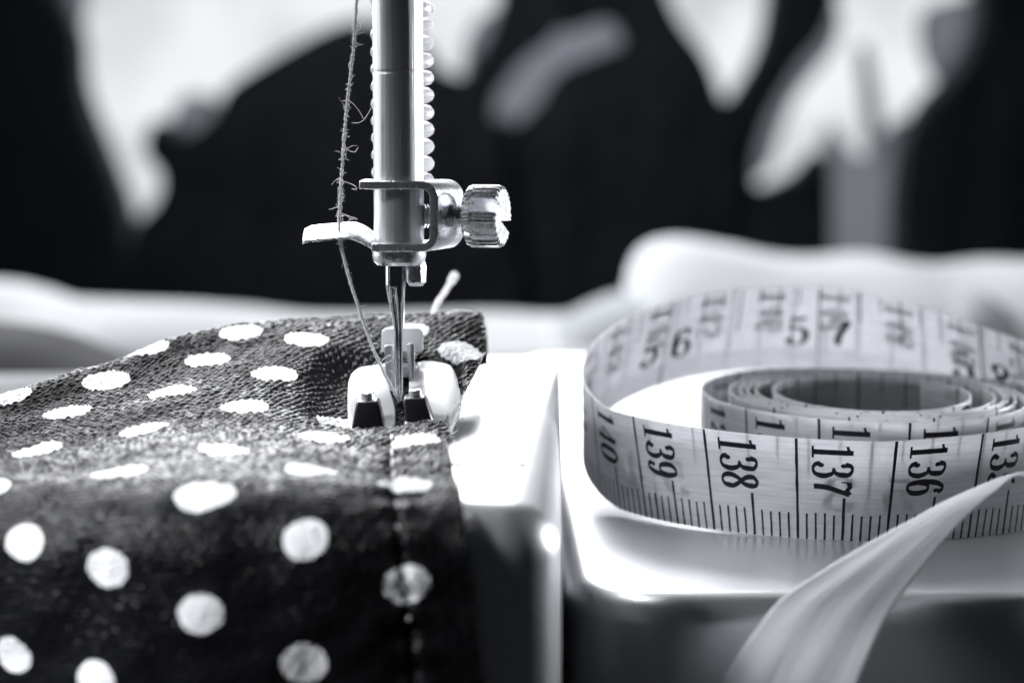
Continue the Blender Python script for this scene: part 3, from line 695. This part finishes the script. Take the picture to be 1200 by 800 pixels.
    def bar(v, w0, w1, th, side, seg=5):
        pts = []
        for k in range(seg+1):
            w_ = w0+(w1-w0)*k/seg; j1 = rr.uniform(-.10, .10)*th; j2 = rr.uniform(-.10, .10)*th
            pts.append((P(v-th/2+j1, w_, side*OFF), P(v+th/2+j2, w_, side*OFF)))
        for k in range(seg): quad([pts[k][0], pts[k][1], pts[k+1][1], pts[k+1][0]])
    THK, THN = 0.20, 0.065
    # digit strokes in a box 0.6 wide, 1 high: (points, forced width or None); balls as ('o', x, y, r)
    GL = {
     '0': [([(.30, .97), (.12, .82), (.08, .5), (.12, .18), (.30, .03), (.48, .18), (.52, .5), (.48, .82), (.30, .97)], None)],
     '1': [([(.32, .98), (.32, .5), (.32, .02)], .19), ([(.10, .025), (.54, .025)], .055), ([(.32, .95), (.20, .86), (.08, .84)], .07)],
     '2': [('o', .15, .74, .09), ([(.10, .78), (.16, .93), (.32, .97), (.50, .80), (.44, .58), (.22, .30), (.08, .08)], None), ([(.07, .07), (.25, .10), (.45, .07), (.54, .20)], .13)],
     '3': [('o', .14, .76, .085), ([(.09, .79), (.15, .93), (.29, .97), (.46, .88), (.47, .68), (.38, .56), (.22, .525)], None), ([(.22, .525), (.42, .49), (.53, .29), (.45, .09), (.27, .03), (.12, .09), (.07, .22)], None), ('o', .13, .22, .09)],
     '4': [([(.40, .97), (.40, .5), (.40, .02)], .17), ([(.40, .95), (.2, .6), (.03, .28)], .06), ([(.03, .27), (.3, .27), (.58, .27)], .065), ([(.24, .025), (.56, .025)], .055)],
     '5': [([(.14, .95), (.30, .90), (.50, .96)], .12), ([(.14, .96), (.13, .75), (.12, .52)], .055), ([(.12, .53), (.27, .62), (.45, .54), (.52, .34), (.44, .10), (.25, .03), (.11, .09), (.07, .2)], None), ('o', .13, .2, .085)],
     '6': [('o', .44, .80, .08), ([(.49, .84), (.42, .95), (.29, .96), (.14, .76), (.09, .42), (.15, .12), (.30, .03), (.47, .14), (.51, .32), (.44, .52), (.30, .58), (.17, .50), (.12, .36)], None)],
     '7': [([(.08, .72), (.09, .86), (.10, .93)], .055), ([(.09, .90), (.25, .93), (.40, .87), (.55, .94)], .12), ([(.55, .94), (.42, .66), (.31, .42), (.27, .2), (.27, .05)], None), ([(.34, .5), (.28, .25), (.28, .06)], .15)],
     '8': [([(.30, .97), (.15, .88), (.13, .74), (.24, .59), (.38, .47), (.51, .30), (.46, .10), (.30, .03), (.14, .10), (.09, .28), (.22, .48), (.37, .58), (.46, .74), (.43, .90), (.30, .97)], None)],
    }
    GL['9'] = [tuple(['o', .6-q[1], 1-q[2], q[3]]) if q[0] == 'o' else ([(.6-a_, 1-b_) for a_, b_ in q[0]], q[1]) for q in GL['6']]
    def glyph(ch, mapf, boost=1.0):
        for q in GL[ch]:
            if q[0] == 'o':
                pts = [mapf(q[1]+q[3]*math.cos(t*math.pi/6), q[2]+q[3]*0.85*math.sin(t*math.pi/6)) for t in range(12)]; quad(pts); continue
            c = smooth_poly(q[0], 6, False) if len(q[0]) > 2 else [np.array(q[0][0]), np.array(q[0][1])]
            L_ = []; m_ = len(c)
            for i, p in enumerate(c):
                t = np.array(c[min(i+1, m_-1)])-np.array(c[max(i-1, 0)]); t = t/(np.linalg.norm(t)+1e-9)
                wd = (q[1] if q[1] else THN+(THK-THN)*abs(t[1])**1.7)*boost*(1+rr.uniform(-.05, .05)); nn = np.array([-t[1], t[0]])
                L_.append((p+nn*wd/2, p-nn*wd/2))
            for i in range(m_-1): quad([mapf(*L_[i][0]), mapf(*L_[i][1]), mapf(*L_[i+1][1]), mapf(*L_[i+1][0])])
    vmin, vmax = val[0]+0.3, val[-1]-0.3
    v = math.ceil(vmin)
    while v < vmax:
        front = 131 < v < 150
        for k in range(-5, 5):                 # outer side: centimetres and millimetres
            q = v+k/10
            if q < vmin or q > vmax: continue
            ja = rr.uniform(-.012, .012)
            if k == -5: bar(q, 0.0, TW, 0.030, 1, 9)
            elif k == 0: bar(q, 0.0, 0.545+ja, 0.030, 1)
            else: bar(q, 0.0, 0.335+ja, 0.023, 1, 4)
        s_ = str(int(v)); gh = 0.43; gw = 0.225; wtop = TW-0.045
        for k, ch in enumerate(s_):
            def mp(gx, gy, k=k): return P(v+0.345-gy*gh, wtop-k*gw-(gx/0.6)*0.2, OFF)
            glyph(ch, mp)
        v += 1
    inch = math.ceil((vmin-2.12)/2.54)
    while 2.54*inch+2.12 < vmax:                # inner side: inches in eighths
        v = 2.54*inch+2.12
        for k in range(8):
            q = v+2.54*k/8
            if q > vmax: continue
            if k == 0: bar(q, 0, TW, 0.030, -1, 9)
            elif k == 4: bar(q, TW-0.66, TW, 0.026, -1)
            elif k % 2 == 0: bar(q, TW-0.46, TW, 0.020, -1)
            else: bar(q, TW-0.26, TW, 0.018, -1)
        s_ = str(inch)
        for k, ch in enumerate(s_):
            c0 = v-0.50 if k == 0 else v+0.13
            def mp(gx, gy, c0=c0): return P(c0+(gx/0.6)*0.36, 0.37+gy*0.44, -OFF)
            glyph(ch, mp, 0.85)
        inch += 1
    me = bpy.data.meshes.new('measuring_tape'); me.from_pydata([tuple(p) for p in V], [], f); me.update()
    for mm in (M['tape'], M['rim'], M['ink']): me.materials.append(mm)
    me.polygons.foreach_set('material_index', mi); me.polygons.foreach_set('use_smooth', [x_ != 1 for x_ in mi])
    uvl = me.uv_layers.new(name='UVMap'); li = np.empty(len(me.loops), int); me.loops.foreach_get('vertex_index', li)
    uvl.data.foreach_set('uv', np.array(uvs)[li].ravel())
    o = link('measuring_tape', me); tag(o, 'coiled white tailor measuring tape with black numbers on the shiny tray', 'measuring tape')
tape()

# ================================================================== RIBBON
def ribbon():
    Lf = [(1290, 600, 19.9), (1240, 566, 19.6), (1197, 554, 19.3), (1125, 580, 19.0), (1069, 609, 18.7), (1009, 642, 18.35), (960, 672, 18.0), (916, 702, 17.75), (887, 736, 17.55), (861, 775, 17.45), (833, 830, 17.4), (806, 900, 17.4)]
    Rt = [(1300, 760, 18.9), (1250, 640, 19.0), (1200, 562, 19.15), (1166, 577, 18.8), (1125, 613, 18.5), (1087, 657, 18.1), (1057, 697, 17.75), (1040, 724, 17.5), (1027, 750, 17.3), (1014, 780, 17.2), (994, 830, 17.15), (970, 900, 17.15)]
    a = smooth_poly([tuple(at(*p)) for p in Lf], 12, False); b = smooth_poly([tuple(at(*p)) for p in Rt], 12, False)
    n = len(a); nw = 25; v = []; f = []; uvs = []
    for i in range(n):
        A_, B_ = Vector(a[i]), Vector(b[i])
        for j in range(nw):
            t = j/(nw-1); p = A_.lerp(B_, t); bow = math.sin(math.pi*t)*0.05*min(1, (B_-A_).length)
            rip = 0.012*math.sin(t*17+i*0.03)*min(1, max(0, (i-50)/30))
            v.append(p+Vector((0, -0.6, 0.8))*(bow+rip)); uvs.append((i*0.1, t))
    for i in range(n-1):
        for j in range(nw-1): k = i*nw+j; f.append((k, k+1, k+nw+1, k+nw))
    me = bpy.data.meshes.new('ribbon'); me.from_pydata([tuple(p) for p in v], [], f); me.update(); me.materials.append(M['ribbon'])
    me.polygons.foreach_set('use_smooth', [True]*len(f))
    uvl = me.uv_layers.new(name='UVMap'); li = np.empty(len(me.loops), int); me.loops.foreach_get('vertex_index', li); uvl.data.foreach_set('uv', np.array(uvs)[li].ravel())
    o = link('satin_ribbon', me); so = o.modifiers.new('thickness', 'SOLIDIFY'); so.thickness = 0.015
    tag(o, 'pale satin ribbon twisting down over the front edge of the tray', 'ribbon')
ribbon()
